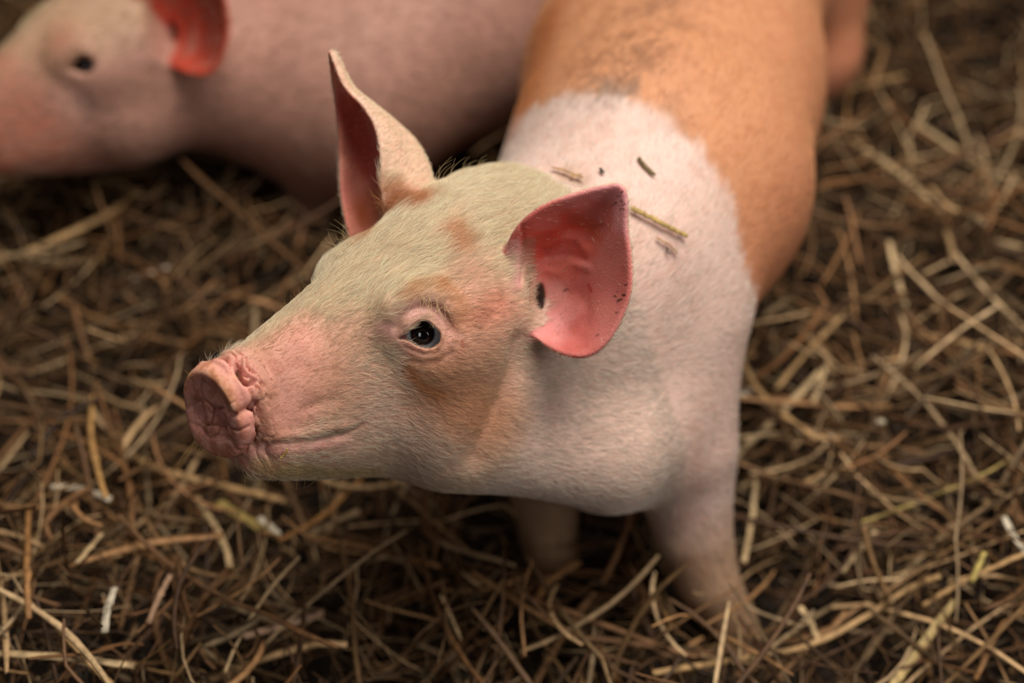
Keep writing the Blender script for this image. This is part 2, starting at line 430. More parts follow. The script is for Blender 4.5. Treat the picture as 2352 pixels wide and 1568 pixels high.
def sculpt(V, F):
    """creases (positive depth) and ridges (negative) pressed into the skin"""
    bvh = BVHTree.FromPolygons(V.tolist(), F.tolist()); N = vert_normals(V, F)
    strokes = [
        ([(1190, 380), (1240, 388), (1290, 400), (1325, 408)], .0100, .0055),
        ([(560, 1024), (600, 1021), (650, 1016), (700, 1011), (745, 1004)], .0014, .0016),
        ([(720, 1008), (745, 1004), (785, 995), (815, 984), (832, 974)], .0016, .0030),
        ([(590, 1003), (650, 1000), (700, 994), (745, 988), (790, 975)], .0040, -.0016),
        ([(575, 1040), (650, 1035), (720, 1028), (790, 1012)], .0045, -.0014),
        ([(908, 752), (922, 728), (945, 712), (968, 706), (995, 714), (1018, 735), (1032, 758)], .0032, .0028),
        ([(985, 700), (1010, 712), (1030, 735), (1038, 752)], .0016, .0022),
        ([(890, 700), (925, 678), (965, 668), (1005, 678), (1040, 705)], .0070, -.0036),
        ([(948, 733), (960, 727), (973, 724), (990, 731), (1006, 744), (1018, 760)], .0010, .0008),
        ([(932, 797), (955, 808), (980, 813), (1005, 807), (1020, 792), (1026, 772)], .0014, .0010),
        ([(905, 800), (930, 818), (960, 832), (1000, 832), (1035, 812)], .0025, .0014),
        ([(915, 765), (925, 760)], .0030, .0008),
        ([(1142, 610), (1152, 660), (1160, 710), (1164, 745)], .0026, .0008),
        ([(1120, 625), (1130, 670), (1142, 720)], .0026, .0006),
        ([(1192, 790), (1180, 850), (1155, 915), (1122, 985), (1090, 1050)], .0120, .0062),
        ([(690, 790), (720, 830), (715, 880)], .0100, -.0018),
        ([(610, 850), (640, 900), (640, 950)], .0070, .0014),
        ([(700, 940), (735, 925), (770, 915)], .0040, .0010),
        ([(1262, 560), (1290, 545), (1320, 548), (1345, 570)], .0040, -.0016),
        ([(1255, 620), (1285, 625), (1315, 605), (1350, 615)], .0035, -.0014),
        ([(1260, 590), (1300, 585), (1340, 595)], .0030, .0014),
        ([(1200, 520), (1203, 570), (1200, 630), (1198, 650)], .0018, .0016),
        ([(1290, 660), (1340, 690), (1345, 740)], .0060, .0012),
        ([(1255, 720), (1275, 700), (1300, 672)], .0030, .0016)]
    for pts, rad, dep in strokes:
        L = on_skin(bvh, pts); d = poly_dist(V, L, rad*3.2)
        V = V-N*(dep*np.exp(-(d/rad)**2))[:, None]
    # disc creases
    for pts, rad, dep in [
        ([(466, 868), (462, 890), (468, 915), (485, 928)], .0007, .0007), ([(485, 928), (496, 938), (512, 936)], .0010, .0018),
        ([(492, 938), (490, 958), (484, 975)], .0007, .0014), ([(484, 948), (500, 946)], .0006, .0008), ([(475, 977), (500, 976), (520, 974), (530, 985)], .0007, .0010),
        ([(507, 978), (502, 996), (497, 1000)], .0007, .0010), ([(534, 985), (548, 988), (572, 978)], .0008, .0014), ([(515, 928), (532, 926), (542, 920)], .0006, .0007),
        ([(443, 930), (455, 960), (470, 975)], .0007, .0005), ([(440, 870), (446, 900), (452, 930)], .0007, .0004), ([(500, 1015), (520, 1010), (540, 1012)], .0007, .0006)]:
        L = on_skin(bvh, pts); d = poly_dist(V, L, rad*3.2)
        V = V-N*(dep*np.exp(-(d/rad)**2))[:, None]
    return V

BROWN_EDGE = [(1150, 312), (1175, 285), (1200, 266), (1240, 240), (1280, 226), (1350, 215), (1440, 226), (1530, 272), (1600, 332), (1650, 402), (1690, 480), (1702, 560), (1722, 640), (1738, 662)]
def spine(p):
    """position along and angle about the back"""
    a = np.array([.082, .89, .29]); b = np.array([.156, 1.16, .29]); ax = b-a; ax[2] = 0; L = np.linalg.norm(ax); ax /= L
    q = p-a; s = q@ax; lat = q@np.array([ax[1], -ax[0], 0]); return s, np.arctan2(lat, q[:, 2])

def paint_main(V, F):
    bvh = BVHTree.FromPolygons(V.tolist(), F.tolist()); N = vert_normals(V, F); n = len(V)
    q = HEAD.to(V); f, r, u = q.T
    C = np.tile(lin((216, 166, 144)), (n, 1)); Hc = np.tile(lin((236, 220, 196)), (n, 1)); dens = np.ones(n); ln = np.full(n, .0080)
    n1 = vnoise(V*45, 1); n2 = vnoise(V*160, 2); n3 = vnoise(V*480, 4)
    def mixc(A, col, w): A += (np.asarray(col)-A)*np.clip(w, 0, 1)[:, None]
    def spot(pts, rad, col=None, hair=None, a=1., den=None, length=None, soft=.75):
        L = on_skin(bvh, pts); d = poly_dist(V, L, rad*1.8+.004); w = sstep(rad*(1+soft), rad*(1-soft), d*(1+.25*n1+.12*n2))*a
        if col is not None: mixc(C, lin(col), w)
        if hair is not None: mixc(Hc, lin(hair), w)
        if den is not None: dens[:] += (den-dens)*w
        if length is not None: ln[:] += (length-ln)*w
    # neck, shoulder and legs: pink white; belly darker pink
    s, th = spine(V); body = sstep(-.01, .05, s)
    mixc(Hc, lin((238, 230, 220)), sstep(-.03, -.09, f)); mixc(C, lin((228, 194, 182)), sstep(-.03, -.09, f))
    # top of the head: thicker cream hair
    top = sstep(-.03, .02, u)*sstep(.19, .13, f)*(f > -.09)
    mixc(Hc, lin((255, 237, 208)), top); mixc(C, lin((232, 190, 168)), top*.8); ln += .0055*top*sstep(.18, .08, f); dens += .7*top
    spot([(780, 700), (900, 640), (980, 590), (1100, 520)], .028, (232, 194, 170), (255, 237, 208), .8, 1.6)
    spot([(620, 750), (700, 700), (780, 600), (850, 560)], .018, (226, 186, 162), (248, 230, 200), .9, 1.7)
    neck = sstep(.024, -.020, f-(-.035-.7*u)+.008*n1)*sstep(-.02, -.045, u)*(V[:, 2] > .2); mixc(C, lin((228, 192, 178)), neck*.9); mixc(Hc, lin((240, 228, 216)), neck*.9)
    # snout: bare pink skin with tan around it
    spot([(590, 830), (640, 790), (690, 760)], .009, (186, 132, 100), (196, 150, 105), .7, .6, .005)
    spot([(640, 860), (700, 800), (715, 850), (690, 910), (650, 950)], .018, (228, 164, 146), (222, 176, 150), .85, .12, .004)
    spot([(600, 900), (610, 960), (620, 1000)], .010, (186, 128, 102), (196, 146, 112), .5, .4, .005)
    spot([(790, 780), (760, 860), (800, 930)], .016, (210, 156, 130), (222, 190, 160), .6, .5, .006)
    spot([(580, 1035), (680, 1030), (790, 1015)], .006, (226, 168, 158), None, .8, .3, .005)
    spot([(600, 1070), (700, 1085), (850, 1085)], .009, (196, 160, 116), (210, 190, 130), .7)
    spot([(745, 990), (790, 988), (820, 978)], .0035, (128, 92, 66), (110, 82, 60), .6, .8, .006)
    # eye surroundings
    spot([(930, 720), (960, 705), (1000, 720), (1035, 770), (1020, 815), (960, 815), (915, 790), (890, 760)], .0085, (204, 152, 142), (220, 190, 165), .9, .14, .004)
    spot([(975, 690), (1010, 702), (1040, 735)], .0035, (146, 104, 84), None, .7)
    spot([(1005, 655), (1045, 690), (1060, 735)], .007, (206, 142, 104), (222, 158, 100), .65, 1.3, .011)
    spot([(925, 676), (965, 654), (1010, 655)], .0055, (212, 160, 116), (228, 172, 112), .55, 1.5, .012)
    spot([(1030, 535), (1052, 562)], .0085, (210, 142, 100), (222, 156, 100), .65, 1.2)
    spot([(830, 505), (880, 470), (940, 470)], .011, (186, 104, 56), (206, 128, 66), .85, 1.2)
    spot([(815, 560), (830, 545)], .008, (200, 140, 90), (212, 150, 90), .7)
    spot([(1075, 640), (1110, 690), (1140, 740), (1100, 760)], .016, (216, 152, 130), (228, 186, 158), .55, .8, .008)
    spot([(1105, 720), (1135, 700)], .009, (204, 126, 100), (214, 150, 120), .6, .4)
    # cheek
    spot([(895, 800), (912, 845), (940, 885)], .0055, (224, 196, 164), (251, 230, 210), .9, 2.0, .011)
    spot([(930, 850), (960, 885), (1000, 905)], .0050, (196, 130, 80), (206, 142, 84), .9, 1.6, .010)
    spot([(1010, 860), (1070, 900), (1110, 960)], .024, (212, 156, 122), (222, 168, 122), .75, 1.0, .0075, 1.1)
    spot([(960, 930), (1030, 960)], .016, (206, 146, 112), (214, 160, 115), .5)
    spot([(870, 940), (920, 990), (960, 1040)], .022, (212, 164, 144), (236, 220, 204), .6, 1.2, .008)
    spot([(1055, 830), (1080, 810)], .008, (210, 150, 130), None, .5)
    spot([(1061, 785), (1065, 795)], .0010, (170, 50, 40), None, .8)
    # snout disc
    rs = r; f0 = .2040-.20*(u+.009)-.20*rs; ph = f-(f0-.2040); disc = sstep(.1965, .1995, ph)*(u > -.058)
    mixc(C, lin((224, 154, 138)), disc); dens[:] *= 1-disc*.995
    rh = np.sqrt(((rs+.0012)/.0268)**2+((u+.0160)/.0350)**2)
    mixc(C, lin((236, 172, 122)), disc*np.exp(-((rh-.95)/.08)**2)*sstep(-.018, .0, u)*.75)
    mixc(C, lin((206, 138, 126)), disc*np.exp(-(rh/.55)**2)*.4)
    mixc(C, lin((150, 80, 44)), disc*np.exp(-(np.abs(vnoise(V*120, 7))/.07)**2)*.45*sstep(1.0, .7, rh))
    mixc(C, lin((176, 112, 84)), disc*np.clip(n2*.9+n3*.7, 0, .5)); mixc(C, lin((234, 178, 166)), disc*np.clip(-n2*.8-n3*.4, 0, .4))
    wr = sstep(.182, .188, ph)*(1-disc)*sstep(-.075, -.06, u)*sstep(0, .01, rs+.02)
    spot([(520, 838), (550, 845), (575, 870), (560, 900), (575, 950), (578, 990)], .0060, (226, 160, 146), None, .95, .04)
    mixc(C, lin((168, 96, 74)), wr*np.exp(-(np.abs(vnoise(V*200, 8))/.10)**2)*.35)
    dens[:] *= 1-.8*wr
    for pts, rad in [([(485, 928), (496, 938), (515, 936)], .0009), ([(492, 938), (490, 958), (484, 975)], .0007), ([(475, 977), (500, 976), (530, 982)], .0007), ([(507, 978), (502, 996)], .0007), ([(534, 985), (548, 988), (572, 978)], .0006), ([(466, 868), (462, 890), (468, 915), (485, 928)], .0006)]:
        spot(pts, rad, (140, 80, 56), None, .6)
    # ears: which side of the sheet a point lies on
    earA = np.zeros(n)
    for gi, (G, bv) in enumerate(EARS):
        lo, hi = G.reshape(-1, 3).min(0)-.01, G.reshape(-1, 3).max(0)+.01
        for i in np.where(((q > lo) & (q < hi)).all(1))[0]:
            h = bv.find_nearest(Vector(q[i]), .0065)
            if h[0] is None: continue
            side = (q[i]-np.array(h[0]))@np.array(h[1]); inner = side > 0 if gi else side < 0
            inner = inner if SIDE[gi] > 0 else not inner
            w = 1-max(0, (h[3]-.003)/.0035)
            earA[i] = (1 if gi == 0 else 2)*(1 if inner else -1)*w
    a1 = earA > .3; a2 = earA > 1.2; b1 = (earA < -.3) & (earA > -1.01); b2 = earA < -1.2
    for m, col in ((a1, (208, 118, 110)), (a2, (240, 158, 136)), (b1, (224, 172, 156)), (b2, (228, 186, 164))):
        w = m*1.; mixc(C, lin(col), w)
    dens[a1] = .03; dens[a2] = .05; dens[b1] = .8; dens[b2] = .8; ln[a1 | a2] = .004; ln[b1 | b2] = .006
    only = a1.astype(float)
    def espot(pts, rad, col, a=1., mask=None):
        L = on_skin(bvh, pts); d = poly_dist(V, L, rad*1.8+.004); w = sstep(rad*1.6, rad*.4, d*(1+.3*n1+.15*n2))*a*(only if mask is None else mask)
        mixc(C, lin(col), w)
    espot([(1215, 590), (1240, 530), (1290, 510), (1330, 530)], .014, (206, 74, 56), .85)
    espot([(1250, 560), (1300, 540), (1340, 560)], .010, (216, 74, 52), .8)
    espot([(1270, 620), (1310, 615)], .008, (216, 86, 62), .65)
    espot([(1320, 505), (1360, 515), (1370, 545)], .006, (196, 86, 44), .6)
    espot([(1395, 440), (1425, 440), (1430, 500)], .010, (224, 156, 160), .9)
    espot([(1300, 452), (1360, 438)], .004, (216, 148, 146), .6)
    espot([(1178, 560), (1184, 600), (1186, 640)], .0045, (218, 160, 156), .9)
    espot([(1215, 560), (1212, 620), (1218, 670)], .006, (166, 112, 92), .8)
    espot([(1240, 740), (1270, 770), (1290, 740)], .012, (214, 138, 136), .7)
    espot([(1255, 690), (1280, 670)], .007, (206, 140, 130), .6)
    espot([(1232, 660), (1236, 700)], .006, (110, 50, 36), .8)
    espot([(1352, 655), (1357, 668)], .0016, (176, 40, 28), .8)
    espot([(1360, 520), (1385, 515)], .002, (150, 64, 40), .6)
    for x, y, k in [(1432, 677, 1.), (1412, 680, 1.), (1420, 690, 1.4), (1425, 688, 1.4), (1434, 678, .8), (1416, 718, 1.), (1418, 671, .7), (1437, 654, .8), (1372, 770, .8), (1300, 665, .8), (1296, 668, .7),
                    (1420, 450, .5), (1428, 462, .6), (1432, 470, .6), (1415, 466, .5), (1408, 470, .5), (1430, 440, .6), (1433, 480, .5), (1425, 480, .5), (1400, 475, .4), (1390, 462, .4), (1380, 480, .4)]:
        espot([(x-2.5, y+.8), (x+2.5, y-.8)], .0007*k, (60, 30, 24), .95)
    mixc(C, lin((176, 78, 72)), a1*np.clip(n1*.9, 0, .35)); mixc(C, lin((224, 150, 140)), a1*np.clip(-n1*.9, 0, .3))
    only = (earA > 1.2).astype(float)
    espot([(800, 250), (830, 320), (850, 380)], .012, (200, 66, 48), .7); espot([(830, 470), (800, 440)], .016, (196, 110, 98), .6); espot([(840, 490), (870, 460)], .012, (184, 96, 50), .8)
    L = on_skin(bvh, [(880, 430), (890, 465), (900, 490)]); d = poly_dist(V, L, .03); k = sstep(.016, .006, d); mixc(C, lin((176, 128, 100)), k*.6); dens[:] += 1.2*k; ln[:] += .006*k
    spot([(1180, 560), (1185, 610), (1186, 655)], .0045, (216, 154, 150), (220, 190, 170), .9, .15, .004, .4)
    spot([(1206, 590), (1212, 640), (1216, 690)], .0040, (176, 122, 102), (206, 180, 150), .7, .8, .006, .4)
    # ginger hind body behind the white belt
    Bp = on_skin(bvh, BROWN_EDGE, 2); sb, tb = spine(Bp); o = np.argsort(tb)
    edge = np.interp(th, tb[o], sb[o]); db = s-edge+.006*n1+.005*vnoise(V*np.array([200, 60, 200]), 11)
    br = sstep(-.007, .008, db)
    mixc(C, lin((208, 148, 110)), br); mixc(Hc, lin((226, 170, 124)), br)
    spot([(1250, 60), (1220, 180), (1190, 270)], .03, (184, 98, 44), (196, 116, 52), .6)
    mixc(C, lin((206, 130, 98)), br*sstep(.5, 1.4, th)*.6)
    dirt = br*np.exp(-((th+.1)/.34)**2)*np.clip(.35+.6*n1+.5*n2+.7*n3, 0, 1); mixc(C, lin((122, 92, 72)), dirt*.6); mixc(Hc, lin((142, 108, 82)), dirt*.55)
    d2 = np.exp(-(db/.02)**2)*np.exp(-((th+.15)/.35)**2)*np.clip(.4+1.2*n1+.6*n2, 0, 1); mixc(C, lin((150, 138, 130)), d2*.6); mixc(Hc, lin((150, 140, 132)), d2*.5)
    spot([(1300, 400), (1330, 420)], .008, (170, 140, 110), (190, 165, 120), .6)
    spot([(1540, 570), (1555, 600)], .006, (196, 160, 150), None, .5)
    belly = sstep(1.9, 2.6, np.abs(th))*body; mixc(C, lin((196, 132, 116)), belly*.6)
    # small mottling in the skin
    mixc(C, C*np.array([.86, .74, .68]), np.clip(n2*.7+n1*.45+n3*.25, 0, .55)); mixc(C, np.minimum(C*1.12, 1), np.clip(-n1*.5, 0, .3)); mixc(C, lin((120, 80, 60)), sstep(.55, .8, vnoise(V*900, 77))*.35*(f > -.05))
    # hooves and dirty feet
    foot = sstep(.10, .03, V[:, 2]); mixc(C, lin((150, 112, 84)), foot*.7); mixc(Hc, lin((150, 118, 84)), foot*.7)
    mixc(C, lin((186, 146, 108)), sstep(.18, .10, V[:, 2])*.75); mixc(Hc, lin((196, 160, 116)), sstep(.18, .10, V[:, 2])*.75); mixc(C, lin((70, 56, 46)), sstep(.022, .014, V[:, 2]))
    # rims of the eyelids
    e = V-EYE_C; el = np.linalg.norm(e, axis=1); k = np.where((el < .03) & (e@EYE_N > 0))[0]
    pd = poly2d(e[k]@EYE_A, e[k]@EYE_B, LID2); w = np.zeros(n); w[k] = sstep(.0011, .0003, pd); mixc(C, lin((40, 26, 24)), w*.95)
    w[k] = sstep(.009, .003, pd); dens[:] *= 1-w
    dens[disc > .5] *= .02
    dens[V[:, 2] < .03] = 0
    return C, Hc, dens, ln, N, earA
SIDE = [-1, -1]
def set_col(me, name, C, dom='POINT'):
    a = me.attributes.new(name, 'FLOAT_COLOR', dom); a.data.foreach_set('color', np.concatenate([C, np.ones((len(C), 1))], 1).astype(np.float32).ravel())

# ------------------------------------------------------------------ hair
def grow_hair(name, parent, V, F, N, Hc, dens, ln, count, rad, flow, mat, seed, lift=.42, cull=True, clump=1.):
    rng = np.random.default_rng(seed)
    P = V[F]; a = np.linalg.norm(np.cross(P[:, 2]-P[:, 0], P[:, 3]-P[:, 1]), axis=1)/2
    Nf = N[F].mean(1); c = P.mean(1); vd = CAM0-c; vd /= np.linalg.norm(vd, axis=1)[:, None]
    w = a*dens[F].mean(1)
    if cull: w = w*np.where((Nf*vd).sum(1) > -.30, 1, .12)
    w = np.maximum(w, 0); cdf = np.cumsum(w); k = np.searchsorted(cdf, rng.random(count)*cdf[-1]); k = np.minimum(k, len(F)-1)
    b = rng.random((count, 2)); Q = F[k]
    def bil(A):
        A = A if A.ndim > 1 else A[:, None]
        return (A[Q[:, 0]]*((1-b[:, :1])*(1-b[:, 1:]))+A[Q[:, 1]]*(b[:, :1]*(1-b[:, 1:]))+A[Q[:, 2]]*(b[:, :1]*b[:, 1:])+A[Q[:, 3]]*((1-b[:, :1])*b[:, 1:]))
    root = bil(V); nn = bil(N); nn /= np.linalg.norm(nn, axis=1)[:, None]+1e-9; col = bil(Hc); L = bil(ln)[:, 0]*(.55+.9*rng.random(count)**1.3)
    t = flow(root, nn); 
    # clumps: neighbouring hairs lean together
    cl = np.stack([vnoise(root*150, seed+1), vnoise(root*150, seed+2), vnoise(root*150, seed+3)], 1)*.24+np.stack([vnoise(root*420, seed+7), vnoise(root*420, seed+8), vnoise(root*420, seed+9)], 1)*.30+np.stack([vnoise(root*40, seed+4), vnoise(root*40, seed+5), vnoise(root*40, seed+6)], 1)*.18
    t = t+cl*clump+rng.normal(0, .20, (count, 3)); t -= nn*(t*nn).sum(1)[:, None]; t /= np.linalg.norm(t, axis=1)[:, None]+1e-9
    lf = lift*(.5+rng.random(count))
    K = 5; pts = np.empty((count, K, 3)); p = root-nn*.0003; pts[:, 0] = p
    for i in range(1, K):
        g = lf*(1.25-.42*i); d = t+nn*g[:, None]; d /= np.linalg.norm(d, axis=1)[:, None]
        p = p+d*(L/(K-1))[:, None]; pts[:, i] = p
    rr = rad*(.7+.6*rng.random(count))
    R = rr[:, None]*np.array([1, .95, .8, .55, .15])[None]
    col = np.clip(col*(.58+.66*rng.random(count))[:, None], 0, 1)
    return hair_obj(name, parent, pts, R, col, mat)
def hair_obj(name, parent, pts, R, col, mat):
    n, K = pts.shape[:2]
    hc = bpy.data.hair_curves.new(name); hc.add_curves([K]*n)
    hc.attributes['position'].data.foreach_set('vector', pts.astype(np.float32).ravel())
    at = hc.attributes.get('radius') or hc.attributes.new('radius', 'FLOAT', 'POINT'); at.data.foreach_set('value', R.astype(np.float32).ravel())
    ac = hc.attributes.new('hair_col', 'FLOAT_COLOR', 'CURVE'); ac.data.foreach_set('color', np.concatenate([col, np.ones((n, 1))], 1).astype(np.float32).ravel())
    hc.materials.append(mat)
    o = link(name, hc, parent); tag(o, kind='stuff'); return o

# ------------------------------------------------------------------ materials of the animals
def skin_mat(name, rough, bump, sss, scale=1.):
    m, nt, bs = new_mat(name)
    at = node(nt, 'ShaderNodeAttribute', attribute_name='skin_col'); nt.links.new(at.outputs['Color'], bs.inputs['Base Color'])
    tc = node(nt, 'ShaderNodeNewGeometry')
    n1 = node(nt, 'ShaderNodeTexNoise'); n1.inputs['Scale'].default_value = 900/scale; n1.inputs['Detail'].default_value = 3
    v = node(nt, 'ShaderNodeTexVoronoi', feature='DISTANCE_TO_EDGE'); v.inputs['Scale'].default_value = 420/scale
    for x in (n1, v): nt.links.new(tc.outputs['Position'], x.inputs['Vector'])
    r = node(nt, 'ShaderNodeMapRange'); r.inputs[1].default_value = 0; r.inputs[2].default_value = .12; nt.links.new(v.outputs['Distance'], r.inputs[0])
    ma = node(nt, 'ShaderNodeMath', operation='MULTIPLY_ADD'); nt.links.new(r.outputs[0], ma.inputs[0]); ma.inputs[1].default_value = .5; nt.links.new(n1.outputs[0], ma.inputs[2])
    bp = node(nt, 'ShaderNodeBump'); bp.inputs['Strength'].default_value = bump; bp.inputs['Distance'].default_value = .0006; nt.links.new(ma.outputs[0], bp.inputs['Height']); nt.links.new(bp.outputs[0], bs.inputs['Normal'])
    bs.inputs['Roughness'].default_value = rough; bs.inputs['Specular IOR Level'].default_value = .35
    if sss: bs.inputs['Subsurface Weight'].default_value = sss; bs.inputs['Subsurface Radius'].default_value = (1., .35, .2); bs.inputs['Subsurface Scale'].default_value = .006
    return m
def hair_mat(name):
    m, nt, bs = new_mat(name)
    at = node(nt, 'ShaderNodeAttribute', attribute_name='hair_col'); nt.links.new(at.outputs['Color'], bs.inputs['Base Color'])
    bs.inputs['Roughness'].default_value = .5; bs.inputs['Specular IOR Level'].default_value = .25
    tr = node(nt, 'ShaderNodeBsdfTranslucent'); nt.links.new(at.outputs['Color'], tr.inputs[0])
    mx = node(nt, 'ShaderNodeMixShader'); mx.inputs[0].default_value = .35; out = nt.nodes['Material Output']
    nt.links.new(bs.outputs[0], mx.inputs[1]); nt.links.new(tr.outputs[0], mx.inputs[2]); nt.links.new(mx.outputs[0], out.inputs[0])
    return m

def eyeball(name, parent, C, N, R=EYE_R, label=None, iris=1.):
    """sphere with its pole on the line of sight; iris and pupil are its own colouring"""
    z = np.array(N)/np.linalg.norm(N); x = np.cross([0, 0, 1], z); x /= np.linalg.norm(x); y = np.cross(z, x)
    nr, ns = 64, 64; V = []; col = []
    for i in range(nr+1):
        a = math.pi*i/nr*(1 if i/nr > .5 else 1)
        bulge = R*(1+.025*math.exp(-(a/.5)**4))
        for j in range(ns):
            b = 2*math.pi*j/ns
            V.append(C+bulge*(math.sin(a)*(math.cos(b)*x+math.sin(b)*y)+math.cos(a)*z))
            a_ = a/iris; fib = .5+.5*math.sin(b*23+math.sin(b*7)*2)
            if a_ < .36: c = (5, 6, 9)
            elif a_ < .59: c = (40+12*fib, 26+7*fib, 18+4*fib)
            elif a_ < .61: c = (18, 16, 18)
            elif a_ < .635: c = (150, 166, 182)
            else: c = (240, 234, 232)
            col.append(lin(c))
    F = [((i+1)*ns+j, (i+1)*ns+(j+1) % ns, i*ns+(j+1) % ns, i*ns+j) for i in range(nr) for j in range(ns)]
    m, nt, bs = new_mat('wet_eye'); at = node(nt, 'ShaderNodeAttribute', attribute_name='skin_col'); nt.links.new(at.outputs['Color'], bs.inputs['Base Color'])
    bs.inputs['Roughness'].default_value = .06; bs.inputs['Coat Weight'].default_value = .6; bs.inputs['Coat Roughness'].default_value = .02
    bs.inputs['Subsurface Weight'].default_value = .5; bs.inputs['Subsurface Radius'].default_value = (1, .8, .7); bs.inputs['Subsurface Scale'].default_value = .004
    me = mesh_from(name, np.array(V), F, m); set_col(me, 'skin_col', np.array(col)); o = link(name, me, parent)
    if label: tag(o, label)
    return o
# ================================================================== the place

rng = np.random.default_rng(7)
# ---- main piglet
V, F = build_main(); V = sculpt(V, F)
C, Hc, dens, ln, N, earA = paint_main(V, F)
m_skin = skin_mat('piglet_skin', .55, .35, .35); m_hair = hair_mat('pig_hair')
me = mesh_from('piglet', V, F, m_skin); set_col(me, 'skin_col', C)
pig = link('piglet', me)
tag(pig, 'ginger piglet with white shoulders and cream head, standing in front with head turned left', 'pig', 'piglets in the straw pen')
gaze = EYE_N*1.0+EYE_A*(.05)+EYE_B*.05
eyeball('eye', pig, EYE_C+EYE_N*.0038, gaze, iris=.86)
_m = np.array([1, -1, 1]); eyeball('eye', pig, HEAD.out(((EC_H*_m)+np.array([.004, .0165, 0]))[None])[0], (HEAD.M.T@(EN_H*_m)))
_cc = W(924, 776, .978); Vc = []
for i in range(9):
    for j in range(12): Vc.append(_cc+EYE_A*.0062*math.cos(math.pi*i/8)+(EYE_B*math.cos(j*math.pi/6)*.0028+EYE_N*math.sin(j*math.pi/6)*.0030)*math.sin(math.pi*i/8))
mc, _nt, _b = new_mat('wet_flesh'); _b.inputs['Base Color'].default_value = (*lin((150, 92, 84)), 1); _b.inputs['Roughness'].default_value = .2
link('eye_corner', mesh_from('eye_corner', np.array(Vc), [(i*12+j, i*12+(j+1) % 12, (i+1)*12+(j+1) % 12, (i+1)*12+j) for i in range(8) for j in range(12)], mc), pig)
def flow_main(p, nn):
    q = HEAD.to(p); f, r, u = q.T
    head = sstep(-.12, -.03, f)[:, None]; dh = -HF[None]*np.ones((len(p), 1))-HU[None]*(.55*sstep(.02, -.06, u))[:, None]
    dh = dh+HR[None]*(r*4)[:, None]*sstep(.2, .1, f)[:, None]
    # hairs part around the eye
    e = p-EYE_C; el = np.linalg.norm(e, axis=1); w = np.exp(-(el/.026)**2)[:, None]; dh = dh*(1-.5*w)+e/(el[:, None]+1e-6)*w*.9
    db = np.array([.18, 1.0, -.15])[None]+np.array([0, 0, -1.])[None]*sstep(.36, .24, p[:, 2])[:, None]*.9
    ea = np.zeros(len(p)); 
    return dh*head+db*(1-head)
hn = 165000
grow_hair('coat', pig, V, F, N, Hc, dens*np.where(HEAD.to(V)[:, 0] > -.09, 1., 0), ln, hn, .000072, flow_main, m_hair, 11)
grow_hair('body_coat', pig, V, F, N, Hc, dens*np.where(HEAD.to(V)[:, 0] > -.09, 0., 1)*np.where(V[:, 1] > 1.25, .1, 1.), ln*.95, 70000, .00012, flow_main, m_hair, 12, lift=.24, clump=.4)
bvh_main = BVHTree.FromPolygons(V.tolist(), F.tolist())
def whiskers(name, parent, bvh, specs, col, rad, mat, K=7):
    """single long bristles: root pixel, tip pixel, sideways bow"""
    P = []; 
    for (x0, y0, x1, y1, bow, dz) in specs:
        h = bvh.ray_cast(Vector(CAM0), view_ray(x0, y0), 1.6)[0]
        if h is None:
            h = bvh.find_nearest(Vector(W(x0, y0, 1.0)))[0]
        h = np.array(h); d = (h-CAM0)@CZ; tip = W(x1, y1, d-dz); side = np.cross(tip-h, CZ); side /= np.linalg.norm(side)+1e-9; L = np.linalg.norm(tip-h)
        t = np.linspace(0, 1, K)[:, None]; P.append(h+(tip-h)*t+side*bow*L*4*t*(1-t))
    P = np.array(P); n = len(P); R = rad*np.linspace(1, .25, K)[None]*np.ones((n, 1)); return hair_obj(name, parent, P, R, np.tile(lin(col), (n, 1)), mat)
wr = random.Random(3)
sp = []
for i in range(16):                                            # brow bristles
    x = 960+wr.uniform(0, 62); y = 672+(x-960)*.45+wr.uniform(-8, 8); sp.append((x, y, x+wr.uniform(-35, 28), y+wr.uniform(25, 62), wr.uniform(-.12, .12), .012))
for i in range(15):                                            # far brow, seen against the dark straw
    x = 775+wr.uniform(-4, 40); y = 590-(x-775)*1.0+wr.uniform(-2, 8); sp.append((x+10, y+8, x-wr.uniform(10, 75), y-wr.uniform(5, 60), wr.uniform(-.2, .2), -.01))
for i in range(26):                                            # mane between the ears
    x = 1000+wr.uniform(0, 190); y = 386-(x-1000)*.06+abs(x-1060)*.0; sp.append((x, y+20, x+wr.uniform(8, 34), y-wr.uniform(4, 26), wr.uniform(.0, .35), 0))
whiskers('brow_bristles', pig, bvh_main, sp, (226, 200, 150), .00012, m_hair)
sp = []
for i in range(14):                                            # chin and lip bristles
    x = wr.uniform(560, 960); sp.append((x, 1075+wr.uniform(-10, 10), x-wr.uniform(-20, 35), 1105+wr.uniform(5, 30), wr.uniform(-.2, .2), 0))
for (a, b, c, d) in [(440, 1000, 418, 1060), (450, 1010, 405, 1075), (470, 1030, 440, 1070), (433, 925, 415, 940), (432, 958, 427, 965), (590, 1080, 628, 1108), (460, 1015, 447, 1062), (520, 825, 505, 800), (515, 830, 490, 798), (545, 800, 520, 790), (530, 815, 512, 795), (428, 868, 422, 850)]:
    sp.append((a+8, b-3, c, d, wr.uniform(-.15, .15), 0))
for i in range(30):                                            # profile of the snout bridge
    t = wr.random(); x = 545+t*240; y = 803-t*215; sp.append((x+8, y+10, x+wr.uniform(-14, 10), y-wr.uniform(6, 18), wr.uniform(-.2, .2), 0))
whiskers('chin_bristles', pig, bvh_main, sp, (196, 160, 98), .00009, m_hair)
sp = []
for i in range(20):                                            # upper lashes
    t = i/19; x = 955+t*62; y = 738-14*math.sin(math.pi*t*.9)+t*34; sp.append((x, y-2, x-8+t*14, y+11+wr.uniform(-3, 3), .04, .006))
whiskers('eyelashes', pig, bvh_main, sp, (170, 138, 104), .00006, m_hair)

